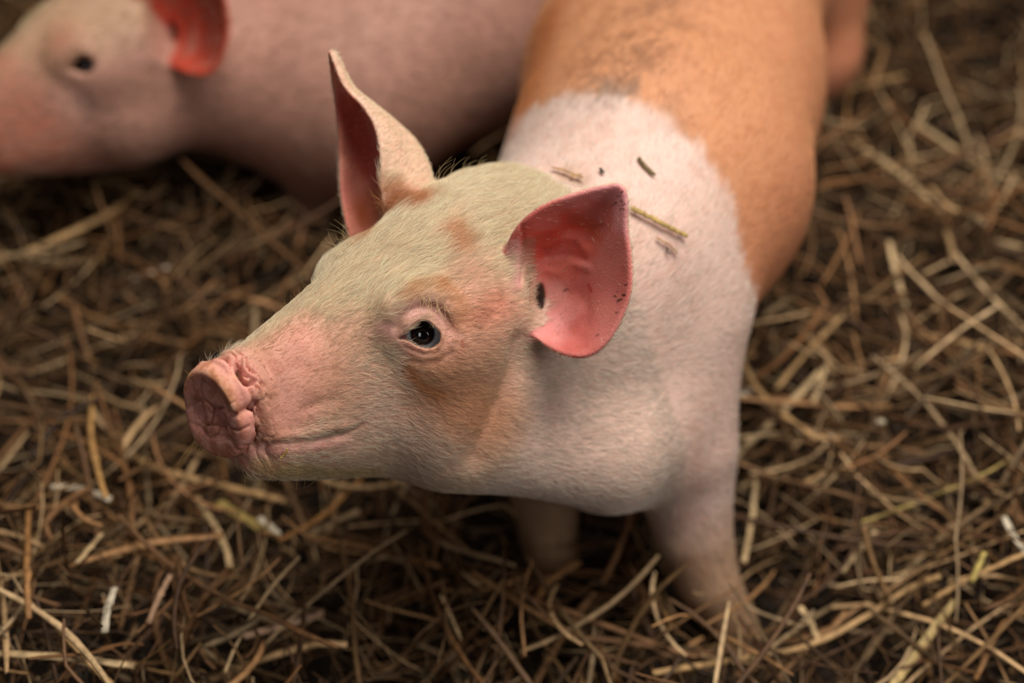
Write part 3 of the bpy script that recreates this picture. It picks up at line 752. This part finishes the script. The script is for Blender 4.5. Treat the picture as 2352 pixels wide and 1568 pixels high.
# ---- second piglet, further away behind the first
E2 = W(205, 152, 1.45)
_c, _s = math.cos(math.radians(11)), math.sin(math.radians(11))
f2 = HF*_c-HU*_s; u2 = HU*_c+HF*_s
HEAD2 = Frame((0, 0, 0), f2, HR, u2); HEAD2.o = E2-HEAD2.out(EC_H[None])[0]
def body2_sdf(p):
    n = HEAD2.out([[-.03, .01, -.06]])[0]
    d = chain(p, [n, (-.275, 1.33, .200), (-.185, 1.335, .180), (-.06, 1.43, .205), (.03, 1.56, .250), (.06, 1.66, .26)], [.080, .092, .122, .128, .130, .105], .05)
    d = smin(d, chain(p, [(-.17, 1.30, .20), (-.215, 1.285, .12), (-.235, 1.275, .04), (-.24, 1.268, .006)], [.060, .034, .024, .023], .02), .03)
    d = smin(d, chain(p, [(-.20, 1.43, .20), (-.25, 1.42, .12), (-.27, 1.41, .04), (-.27, 1.40, .006)], [.055, .034, .024, .023], .02), .03)
    for dx, dy in ((.07, -.07), (-.07, .06)):
        d = smin(d, chain(p, [(.04+dx, 1.63+dy, .22), (.03+dx, 1.62+dy, .12), (.04+dx, 1.65+dy, .05), (.035+dx, 1.64+dy, .006)], [.075, .036, .025, .023], .02), .03)
    return d
def paint_second(V, F):
    N = vert_normals(V, F); q = HEAD2.to(V); f, r, u = q.T; n = len(V); n1 = vnoise(V*30, 21); n2 = vnoise(V*90, 22)
    C = np.tile(lin((186, 138, 122)), (n, 1)); Hc = np.tile(lin((206, 172, 152)), (n, 1)); dens = np.ones(n); ln = np.full(n, .012)
    def mixc(A, col, w): A += (np.asarray(col)-A)*np.clip(w, 0, 1)[:, None]
    top = sstep(-.03, .02, u)*(f > -.09); mixc(C, lin((200, 166, 134)), top*.7); mixc(Hc, lin((226, 206, 168)), top)
    mixc(C, lin((176, 108, 86)), sstep(.085, .14, f)*.85); mixc(C, lin((176, 104, 84)), np.exp(-(((q-np.array([.075, .045, .022]))/.024)**2).sum(1))*.7)
    mixc(C, lin((232, 190, 176)), np.exp(-(((q-np.array([.085, .045, -.045]))/.022)**2).sum(1))*.6)
    mixc(C, lin((206, 140, 134)), np.exp(-(((q-EC_H)/.020)**2).sum(1))*.8)
    for gi, (G, bv) in enumerate(EARS2):
        lo, hi = G.reshape(-1, 3).min(0)-.01, G.reshape(-1, 3).max(0)+.01
        for i in np.where(((q > lo) & (q < hi)).all(1))[0]:
            h = bv.find_nearest(Vector(q[i]), .008)
            if h[0] is None: continue
            side = (q[i]-np.array(h[0]))@np.array(h[1]); inner = (side > 0 if gi else side < 0) if SIDE[gi] > 0 else not (side > 0 if gi else side < 0)
            w = 1-max(0, (h[3]-.0045)/.0035)
            C[i] = C[i]*(1-w)+w*(lin((190, 72, 52)) if inner else lin((222, 160, 140))); dens[i] *= .4
    s = V[:, 0]+V[:, 1]
    mixc(C, lin((170, 110, 92)), sstep(.21, .14, V[:, 2])*.5); mixc(C, lin((110, 84, 66)), sstep(.07, .02, V[:, 2])*.7)
    mixc(C, C*.8, np.clip(n1*.5+n2*.4, 0, .35)); mixc(C, np.minimum(C*1.12, 1), np.clip(-n1*.5, 0, .3))
    dens[V[:, 2] < .03] = 0; dens[f > .19] = 0
    e = V-E2; w = (np.linalg.norm(e, axis=1) < .0200) & ((e@(HEAD2.M.T@EN_H)) > .006); C[w] = lin((60, 36, 34)); dens[np.linalg.norm(e, axis=1) < .025] = 0
    return C, Hc, dens, ln, N
_c0 = EARS[0][0][0, 0]; _G2 = _c0+(EARS[0][0]-_c0)*np.array([1.12, 1.22, 1.12])+np.array([-.004, 0, -.006]); EARS2 = [(_G2, sheet_bvh(_G2)), EARS[1]]
X2 = axis(-.10, .225, -.62, .24, .0036, .011); Y2 = axis(-.155, .165, -.62, .62, .0036, .011); Z2 = axis(-.19, .13, -.42, .24, .0036, .011)
D2 = sample_grid(pig_sdf(HEAD2, body2_sdf, EARS2, .0030, False), X2, Y2, Z2); V2, F2 = surface_nets(D2, X2, Y2, Z2); V2 = HEAD2.out(laplace(V2, F2, 2, .3)); del D2
C2, H2, d2, l2, N2 = paint_second(V2, F2)
me = mesh_from('piglet', V2, F2, skin_mat('second_piglet_skin', .55, .3, .15)); set_col(me, 'skin_col', C2)
pig2 = link('piglet', me); tag(pig2, 'plain pink piglet with red ears behind the ginger one, head at the upper left edge', 'pig', 'piglets in the straw pen')
eyeball('eye', pig2, E2, HEAD2.M.T@(EN_H), iris=1.5)
_m = np.array([1, -1, 1]); eyeball('eye', pig2, HEAD2.out(((EC_H*_m)+np.array([.004, .0165, 0]))[None])[0], (HEAD2.M.T@(EN_H*_m)))
def flow2(p, nn):
    f = HEAD2.to(p)[:, 0]; h = sstep(-.12, -.03, f)[:, None]; return (-f2-HU*.3)[None]*h+np.array([.75, .75, -.5])[None]*(1-h)
grow_hair('coat', pig2, V2, F2, N2, H2, d2, l2, 26000, .00020, flow2, m_hair, 31, lift=.35)

# ---- the straw bedding
def mound(x, y):
    z = .040+.085*np.exp(-(((x+.36)/.24)**2+((y-.66)/.17)**2))+.030*np.exp(-(((x-.50)/.25)**2+((y-.80)/.35)**2))+.03*np.exp(-(((x+.75)/.25)**2+((y-1.1)/.3)**2))+.02*np.exp(-(((x+.35)/.18)**2+((y-1.08)/.12)**2))
    z = z+.035*sstep(.28, .5, x)
    p = np.stack([x, y, 0*x], 1); z = z-.040*np.exp(-(((x-.20)/.07)**2+((y-.695)/.07)**2)); return z+.022*vnoise(p*6, 41)+.012*vnoise(p*15, 42)-.034*np.exp(-(((x+.02)/.22)**2+((y-.80)/.16)**2))
def pig_clear(P):
    d = np.minimum(body_sdf(P), body2_sdf(P))
    for fr in (HEAD, HEAD2):
        q = fr.to(P); d = np.minimum(d, head_sdf(q, False))
    return d
def straw_shape(rng, n, L0, L1, W0, W1, K, flat, kink, tilt, zlift, region, head=None):
    x0, x1, y0, y1 = region
    x = rng.uniform(x0, x1, n); y = rng.uniform(y0, y1, n); L = np.exp(rng.uniform(math.log(L0), math.log(L1), n)); w = rng.uniform(W0, W1, n)
    az = rng.uniform(0, 2*math.pi, n); el = rng.normal(0, tilt, n)
    P = np.zeros((n, K, 3)); dirs = az.copy(); e = el.copy(); p = np.stack([0*x, 0*x, 0*x], 1)
    kk = rng.integers(1, K-1, n); big = rng.normal(0, kink, n)*(rng.random(n) < .45); curve = rng.normal(0, .09, n)
    for i in range(K):
        P[:, i] = p
        dirs = dirs+curve+np.where(kk == i, big, 0); e = e+rng.normal(0, .07, n)
        p = p+np.stack([np.cos(dirs)*np.cos(e), np.sin(dirs)*np.cos(e), np.sin(e)], 1)*(L/(K-1))[:, None]
    P -= P.mean(1, keepdims=True); P[:, :, 0] += x[:, None]; P[:, :, 1] += y[:, None]
    base = mound(x, y); P[:, :, 2] += (base+zlift*rng.random(n)**1.3-.010)[:, None]
    lowest = P[:, :, 2].min(1); P[:, :, 2] += np.maximum(0, .001-lowest)[:, None]
    return P, w, flat*(.7+.6*rng.random(n))
def tubes(P, w, flat, S, rng, cols):
    """flattened, slightly twisted stalks as one mesh"""
    n, K = P.shape[:2]
    T = np.empty_like(P); T[:, 1:-1] = P[:, 2:]-P[:, :-2]; T[:, 0] = P[:, 1]-P[:, 0]; T[:, -1] = P[:, -1]-P[:, -2]; T /= np.linalg.norm(T, axis=2)[:, :, None]+1e-9
    ref = rng.normal(0, .35, (n, 1, 3))+np.array([0, 0, 1.]); A = np.cross(T, ref); A /= np.linalg.norm(A, axis=2)[:, :, None]+1e-9; B = np.cross(T, A)
    a = 2*np.pi*np.arange(S)/S; R = w[:, None]/2*(1+.10*rng.normal(0, 1, (n, K))); taper = np.ones(K); taper[0] = .75; taper[-1] = .6
    R = R*taper[None]
    V = P[:, :, None]+A[:, :, None]*(np.cos(a)[None, None, :, None]*R[:, :, None, None])+B[:, :, None]*(np.sin(a)[None, None, :, None]*(R*flat[:, None])[:, :, None, None])
    V = V.reshape(-1, 3); base = (np.arange(n)*K*S)[:, None, None]; i = np.arange(K-1)[None, :, None]*S; j = np.arange(S)[None, None, :]; j2 = (j+1) % S
    F = np.stack([base+i+j, base+i+j2, base+i+S+j2, base+i+S+j], -1).reshape(-1, 4)
    if S == 4:
        e0 = base[:, 0, 0][:, None]+np.array([3, 2, 1, 0])[None]; e1 = base[:, 0, 0][:, None]+(K-1)*S+np.arange(4)[None]; F = np.vstack([F, e0, e1])
    C = np.repeat(cols, K*S, axis=0); return V, F, C
STRAW = np.array([lin(c) for c in [(206, 168, 122), (170, 126, 84), (214, 180, 136), (128, 90, 56), (150, 114, 74), (96, 66, 42), (142, 100, 64), (110, 82, 50), (122, 86, 54)]])
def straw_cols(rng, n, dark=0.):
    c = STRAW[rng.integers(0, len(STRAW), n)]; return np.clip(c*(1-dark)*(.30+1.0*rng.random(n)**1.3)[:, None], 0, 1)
def straw_mat(name, rough=.55):
    m, nt, bs = new_mat(name); at = node(nt, 'ShaderNodeAttribute', attribute_name='straw_col')
    g = node(nt, 'ShaderNodeNewGeometry'); nz = node(nt, 'ShaderNodeTexNoise'); nz.inputs['Scale'].default_value = 140; nz.inputs['Detail'].default_value = 4; nt.links.new(g.outputs['Position'], nz.inputs['Vector'])
    r = node(nt, 'ShaderNodeMapRange'); r.inputs[1].default_value = .3; r.inputs[2].default_value = .7; r.inputs[3].default_value = .55; r.inputs[4].default_value = 1.15; nt.links.new(nz.outputs[0], r.inputs[0])
    mx = node(nt, 'ShaderNodeVectorMath', operation='SCALE'); nt.links.new(at.outputs['Color'], mx.inputs[0]); nt.links.new(r.outputs[0], mx.inputs[3]); nt.links.new(mx.outputs[0], bs.inputs['Base Color'])
    bs.inputs['Roughness'].default_value = rough; bs.inputs['Specular IOR Level'].default_value = .3
    return m
m_straw = straw_mat('dry_straw')
def bedding(name, label, cat, specs, seed, dark):
    rg = np.random.default_rng(seed); VV, FF, CC = [], [], []; o = 0
    for si, (n, L0, L1, W0, W1, K, flat, kink, tilt, zl, S) in enumerate(specs):
        P, w, fl = straw_shape(rg, n, L0, L1, W0, W1, K, flat, kink, tilt, zl, (-1.05, 1.15, .42, 2.35))
        dd = pig_clear(P.reshape(-1, 3)).reshape(n, K).min(1); ok = dd > .004
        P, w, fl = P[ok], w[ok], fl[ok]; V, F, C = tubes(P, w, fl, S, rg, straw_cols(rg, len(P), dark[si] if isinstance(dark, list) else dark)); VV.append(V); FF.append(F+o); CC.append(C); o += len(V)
    V, F, C = np.vstack(VV), np.vstack(FF), np.vstack(CC); me = mesh_from(name, V, F, m_straw); set_col(me, 'straw_col', C)
    ob = link(name, me); tag(ob, label, cat, kind='stuff'); return ob
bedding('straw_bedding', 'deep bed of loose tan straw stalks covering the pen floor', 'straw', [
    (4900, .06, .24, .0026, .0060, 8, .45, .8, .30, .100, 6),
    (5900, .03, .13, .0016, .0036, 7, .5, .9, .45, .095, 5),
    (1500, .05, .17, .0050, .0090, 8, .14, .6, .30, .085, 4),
    (6000, .05, .18, .0025, .0060, 6, .4, .7, .16, .010, 4)], 51, [0, 0, 0, .72])  # last layer coloured dark to put shade into the gaps between stalks
bedding('straw_chaff', 'short broken straw bits and chaff scattered through the bedding', 'chaff', [
    (9000, .010, .045, .0010, .0028, 4, .4, .6, .5, .055, 4),
    (9000, .03, .10, .0006, .0014, 6, .6, .9, .6, .070, 4)], 52, .05)

# trodden earth under the straw
gx, gy = np.meshgrid(np.linspace(-3, 3, 90), np.linspace(-1, 5, 90), indexing='ij'); xx, yy = gx.ravel(), gy.ravel()
VG = np.stack([xx, yy, -.004+.003*vnoise(np.stack([xx, yy, 0*xx], 1)*9, 61)], 1); ii = np.arange(89)[:, None]*90+np.arange(89)[None]; FG = np.stack([ii, ii+90, ii+91, ii+1], -1).reshape(-1, 4)
m, nt, bs = new_mat('trodden_earth'); g = node(nt, 'ShaderNodeNewGeometry'); nz = node(nt, 'ShaderNodeTexNoise'); nz.inputs['Scale'].default_value = 40; nz.inputs['Detail'].default_value = 6; nt.links.new(g.outputs['Position'], nz.inputs['Vector'])
cr = node(nt, 'ShaderNodeValToRGB'); cr.color_ramp.elements[0].color = (.010, .006, .004, 1); cr.color_ramp.elements[1].color = (.045, .028, .016, 1); nt.links.new(nz.outputs[0], cr.inputs[0]); nt.links.new(cr.outputs[0], bs.inputs['Base Color']); bs.inputs['Roughness'].default_value = .95
fl = link('floor', mesh_from('floor', VG, FG, m)); tag(fl, 'dark trodden earth floor under the straw', kind='structure')

# ---- single stalks that stand out of the bedding
def on_bed(px, py, lift):
    v = W(px, py, 1.)-CAM0; z = .05
    for _ in range(12):
        t = (z-H)/v[2]; p = CAM0+v*t; z = float(mound(p[:1], p[1:2])[0])+lift
    return p
def stalk(name, pts, w, col, flat, label, cat='straw', group=None, seed=1):
    """pts are already in the world"""
    rg = np.random.default_rng(seed); P = catmull(np.array(pts), max(7, len(pts)*5)); P[1:-1] += rg.normal(0, .00025*min(1, w/.004), (len(P)-2, 3))
    e0 = P[0]-(P[1]-P[0])/np.linalg.norm(P[1]-P[0])*.0004; e1 = P[-1]+(P[-1]-P[-2])/np.linalg.norm(P[-1]-P[-2])*.0004
    P = np.vstack([e0, P, e1])[None]; K = P.shape[1]; S = 8
    T = np.gradient(P[0], axis=0); T /= np.linalg.norm(T, axis=1)[:, None]; up = np.array([rg.normal(0, .2), rg.normal(0, .2), 1.])
    A = np.cross(T, up); A /= np.linalg.norm(A, axis=1)[:, None]; B = np.cross(T, A); a = 2*np.pi*np.arange(S)/S
    R = np.full(K, w/2)*(1+.06*rg.normal(0, 1, K)); R[0] = R[-1] = w*.02
    if flat < .3: R *= np.clip(np.minimum(np.linspace(.45, 6, K), np.linspace(5, .25, K)), 0, 1)
    else:
        k = K//2+int(rg.integers(-2, 2)); R[k] *= 1.25                              # the knot of the stalk
    V = (P[0][:, None]+A[:, None]*(np.cos(a)[None, :, None]*R[:, None, None])+B[:, None]*(np.sin(a)[None, :, None]*R[:, None, None]*flat)).reshape(-1, 3)
    org = V.mean(0); F = np.array([(i*S+j, i*S+(j+1) % S, (i+1)*S+(j+1) % S, (i+1)*S+j) for i in range(K-1) for j in range(S)])
    me = mesh_from(name, V-org, F, m_straw); set_col(me, 'straw_col', np.tile(lin(col), (len(V), 1))*(.9+.2*rg.random((len(V), 1))))
    o = link(name, me, None, org); tag(o, label, cat, group); return o
PALE, TAN, BRN, WHT, OLV = (214, 182, 136), (196, 156, 106), (164, 118, 72), (232, 216, 190), (176, 150, 88)
BED = [
    ([(1953, 322), (2070, 400), (2175, 500)], .0068, PALE, .45, .045, 'thick pale stalk slanting down right, beside the ginger flank in the upper right straw'),
    ([(2112, 288), (2220, 358), (2370, 438)], .0060, PALE, .45, .045, 'long pale stalk running off the right edge above the middle'),
    ([(1896, 218), (1980, 196), (2082, 172)], .0080, TAN, .20, .050, 'broad tan blade touching the right side of the ginger flank'),
    ([(2042, 552), (2062, 640), (2082, 702)], .0060, PALE, .20, .050, 'short pale blade pointing down in the right straw, left of the edge stalk'),
    ([(2105, 765), (2210, 785), (2312, 818)], .0070, TAN, .25, .045, 'flat tan stalk lying nearly level at the right, halfway down'),
    ([(1955, 705), (1870, 790), (1782, 892)], .0055, TAN, .5, .050, 'straight tan stalk rising right, close to the white shoulder'),
    ([(1885, 852), (1780, 960), (1672, 1062)], .0072, PALE, .45, .050, 'thick straight stalk ending behind the white front leg'),
    ([(1690, 800), (1738, 890), (1800, 952), (1866, 1000), (1925, 1008)], .0058, TAN, .5, .065, 'bent stalk crossing over the thick one right of the front leg'),
    ([(1676, 922), (1722, 896)], .0064, WHT, .3, .060, 'short whitish straw piece right beside the white chest'),
    ([(1898, 836), (1884, 880), (1866, 930)], .0055, PALE, .4, .055, 'short pale upright piece beside the crossing stalks'),
    ([(1736, 1104), (1728, 1190), (1708, 1290)], .0052, PALE, .4, .050, 'pale upright stalk just right of the front leg'),
    ([(1838, 1115), (1900, 1080)], .0048, TAN, .4, .050, 'short tan piece lying right of the upright pale stalk'),
    ([(1932, 1314), (1975, 1262), (2012, 1220)], .0066, PALE, .4, .045, 'stubby pale stalk end in the lower right straw'),
    ([(2352, 1040), (2210, 1110), (2060, 1170), (1960, 1205)], .0035, OLV, .5, .055, 'thin olive stalk arching across the lower right straw'),
    ([(1500, 1545), (1700, 1512), (1860, 1480), (1985, 1418), (2085, 1352), (2160, 1322)], .0052, TAN, .5, .050, 'very long bowed stalk along the bottom right, below the hoof'),
    ([(2305, 1186), (2335, 1240), (2362, 1275)], .0060, WHT, .3, .050, 'whitish stub cut by the right edge, low down'),
    ([(2352, 1272), (2220, 1330), (2120, 1390)], .0050, TAN, .45, .055, 'tan stalk running in from the lower right edge'),
    ([(2045, 1580), (2120, 1480), (2192, 1378)], .0075, (206, 176, 118), .18, .055, 'broad yellowish blade rising from the bottom edge at the right'),
    ([(1838, 1392), (1862, 1430), (1880, 1470)], .0062, PALE, .25, .050, 'small pale flat chip right of the hoof'),
    ([(2262, 1268), (2232, 1334)], .0050, (214, 190, 110), .3, .058, 'short yellow piece in the lower right straw'),
    ([(2352, 1405), (2300, 1440), (2240, 1560)], .0045, BRN, .5, .050, 'brown stalk curving down in the bottom right corner'),
    ([(212, 908), (210, 1000), (224, 1075), (243, 1142)], .0050, (206, 158, 98), .5, .085, 'upright orange tan stalk standing alone left of the snout'),
    ([(118, 1118), (180, 1120), (254, 1146)], .0055, WHT, .3, .060, 'whitish curved piece at the foot of the upright stalk on the left'),
    ([(218, 998), (370, 1078), (500, 1112), (655, 1150)], .0068, TAN, .5, .050, 'long stalk passing under the snout of the ginger piglet'),
    ([(-15, 1158), (80, 1163), (178, 1158)], .0055, BRN, .4, .055, 'brown stalk entering from the left edge'),
    ([(452, 1140), (492, 1205), (520, 1262), (528, 1305)], .0062, PALE, .5, .055, 'pale kinked stalk on the straw mound below the chin'),
    ([(500, 1152), (565, 1190), (636, 1232)], .0110, OLV, .12, .050, 'broad olive leaf on the straw mound'),
    ([(596, 1188), (642, 1228)], .0065, WHT, .25, .062, 'small whitish chip on the end of the olive leaf'),
    ([(832, 1096), (745, 1180), (640, 1242)], .0050, (190, 136, 80), .5, .055, 'orange brown stalk slanting down left from under the jaw'),
    ([(742, 1408), (650, 1436), (560, 1462)], .0066, (202, 164, 136), .4, .050, 'thick pinkish stalk on the lower middle straw'),
    ([(-10, 1500), (140, 1508), (310, 1528)], .0066, PALE, .35, .050, 'pale flat stalk lying level in the bottom left corner'),
    ([(128, 1434), (190, 1502), (262, 1580)], .0062, TAN, .45, .060, 'stalk slanting across the level one in the bottom left corner'),
    ([(262, 1350), (246, 1400), (240, 1452)], .0066, WHT, .3, .055, 'shiny whitish piece standing in the lower left straw'),
    ([(66, 1170), (62, 1300), (66, 1420)], .0050, BRN, .45, .070, 'dark brown upright stalk near the left edge'),
    ([(232, 1226), (176, 1292)], .0062, PALE, .35, .058, 'short pale stalk end on the left mound'),
    ([(392, 1320), (366, 1370), (340, 1430)], .0048, (190, 150, 118), .45, .058, 'thin pinkish stalk in the dark hollow of the lower left'),
    ([(306, 640), (345, 626), (388, 612)], .0085, (236, 214, 196), .25, .050, 'blurred whitish chip on the straw below the plain pink piglet'),
    ([(318, 440), (250, 490), (150, 540), (50, 585)], .0085, TAN, .45, .055, 'thick stalk under the jaw of the plain pink piglet'),
    ([(1330, 1290), (1265, 1330), (1230, 1380)], .0075, BRN, .45, .045, 'brown stalk in the shade between the front legs'),
    ([(700, 1230), (860, 1262), (1010, 1300)], .0050, BRN, .45, .050, 'brown stalk lying level in the shade below the jaw')]
for k, (pp, w, col, fl_, lift, lab) in enumerate(BED):
    nm = 'straw_leaf' if fl_ < .22 else 'straw_chip' if len(pp) == 2 else 'straw_stalk'
    stalk(nm, [on_bed(x, y, lift) for x, y in pp], w, col, fl_, lab, 'straw', 'stalks on top of the bedding', 100+k)
# bits of straw caught on the piglet's back, nape and lip
def along(pp, n=3):
    q = np.array(pp, float); t = np.linspace(0, len(q)-1, (len(q)-1)*n+1); return [(np.interp(a, range(len(q)), q[:, 0]), np.interp(a, range(len(q)), q[:, 1])) for a in t]
def on_pig(px, py, off):
    h, nrm = bvh_main.ray_cast(Vector(CAM0), view_ray(px, py), 1.6)[:2]
    if h is None: h, nrm = bvh_main.find_nearest(Vector(W(px, py, 1.02)))[:2]
    return np.array(h)-np.array(view_ray(px, py))*off
for k, (nm, pp, w, col, fl_, off, lab, cat) in enumerate([
    ('straw_stalk', [(1449, 476), (1500, 502), (1576, 541)], .0042, (196, 164, 100), .7, .0060, 'olive yellow straw stalk lying on the white shoulder behind the red ear', 'straw'),
    ('straw_chip', [(1466, 362), (1482, 382), (1503, 402)], .0030, (118, 102, 62), .4, .0045, 'small olive straw bit on the white withers', 'straw'),
    ('straw_chip', [(1378, 386), (1386, 396)], .0026, (52, 58, 52), .5, .0045, 'tiny dark crumb on the white withers', 'straw'),
    ('straw_chip', [(1268, 384), (1300, 392), (1338, 408)], .0022, (176, 134, 88), .4, .0050, 'tan straw crumb in the nape fold', 'straw'),
    ('straw_chip', [(1310, 404), (1335, 400)], .0022, (196, 158, 100), .4, .0050, 'short yellow crumb beside the tan one in the nape fold', 'straw'),
    ('straw_chip', [(1508, 545), (1535, 560), (1556, 580)], .0022, (184, 142, 104), .4, .0040, 'faint tan bit on the shoulder under the olive stalk', 'straw'),
    ('straw_chip', [(1533, 568), (1531, 578), (1540, 584)], .0011, (60, 50, 46), .6, .0035, 'tiny dark hooked bit on the shoulder', 'straw'),
    ('straw_chip', [(660, 1030), (656, 1042), (644, 1052)], .0014, (196, 160, 84), .6, .0035, 'curled yellow straw bit on the lower lip', 'straw'),
    ('straw_chip', [(1094, 352), (1080, 362), (1072, 380)], .0038, (196, 150, 104), .4, -.01, 'tan straw tip showing behind the nape of the ginger piglet', 'straw')]):
    stalk(nm, [on_pig(x, y, off) for x, y in along(pp)], w, col, fl_, lab, cat, 'straw bits caught on the piglet', 200+k)
# a pale grain lying on the straw at the right
def grain(px, py, s, col, label):
    c = on_bed(px, py, .058); V = []; F = []
    for i in range(13):
        a = math.pi*i/12
        for j in range(12):
            b = 2*math.pi*j/12; V.append((s*math.sin(a)*math.cos(b)*.8*(1-.12*math.cos(b*1)), s*math.sin(a)*math.sin(b)*.7, s*1.25*math.cos(a)-(.15*s*math.cos(b) if 2 < i < 10 else 0)))
    F = [((i+1)*12+j, (i+1)*12+(j+1) % 12, i*12+(j+1) % 12, i*12+j) for i in range(12) for j in range(12)]
    me = mesh_from('grain', np.array(V), F, m_straw); set_col(me, 'straw_col', np.tile(lin(col), (len(V), 1)))
    o = link('grain', me, None, c); o.rotation_euler = (.9, .4, .7); tag(o, label, 'grain', 'grains in the straw')
grain(2022, 969, .0045, (240, 222, 190), 'round whitish grain among the right hand straw')
grain(1905, 1008, .0060, (226, 206, 176), 'pale lumpy grain at the end of the bent stalk')
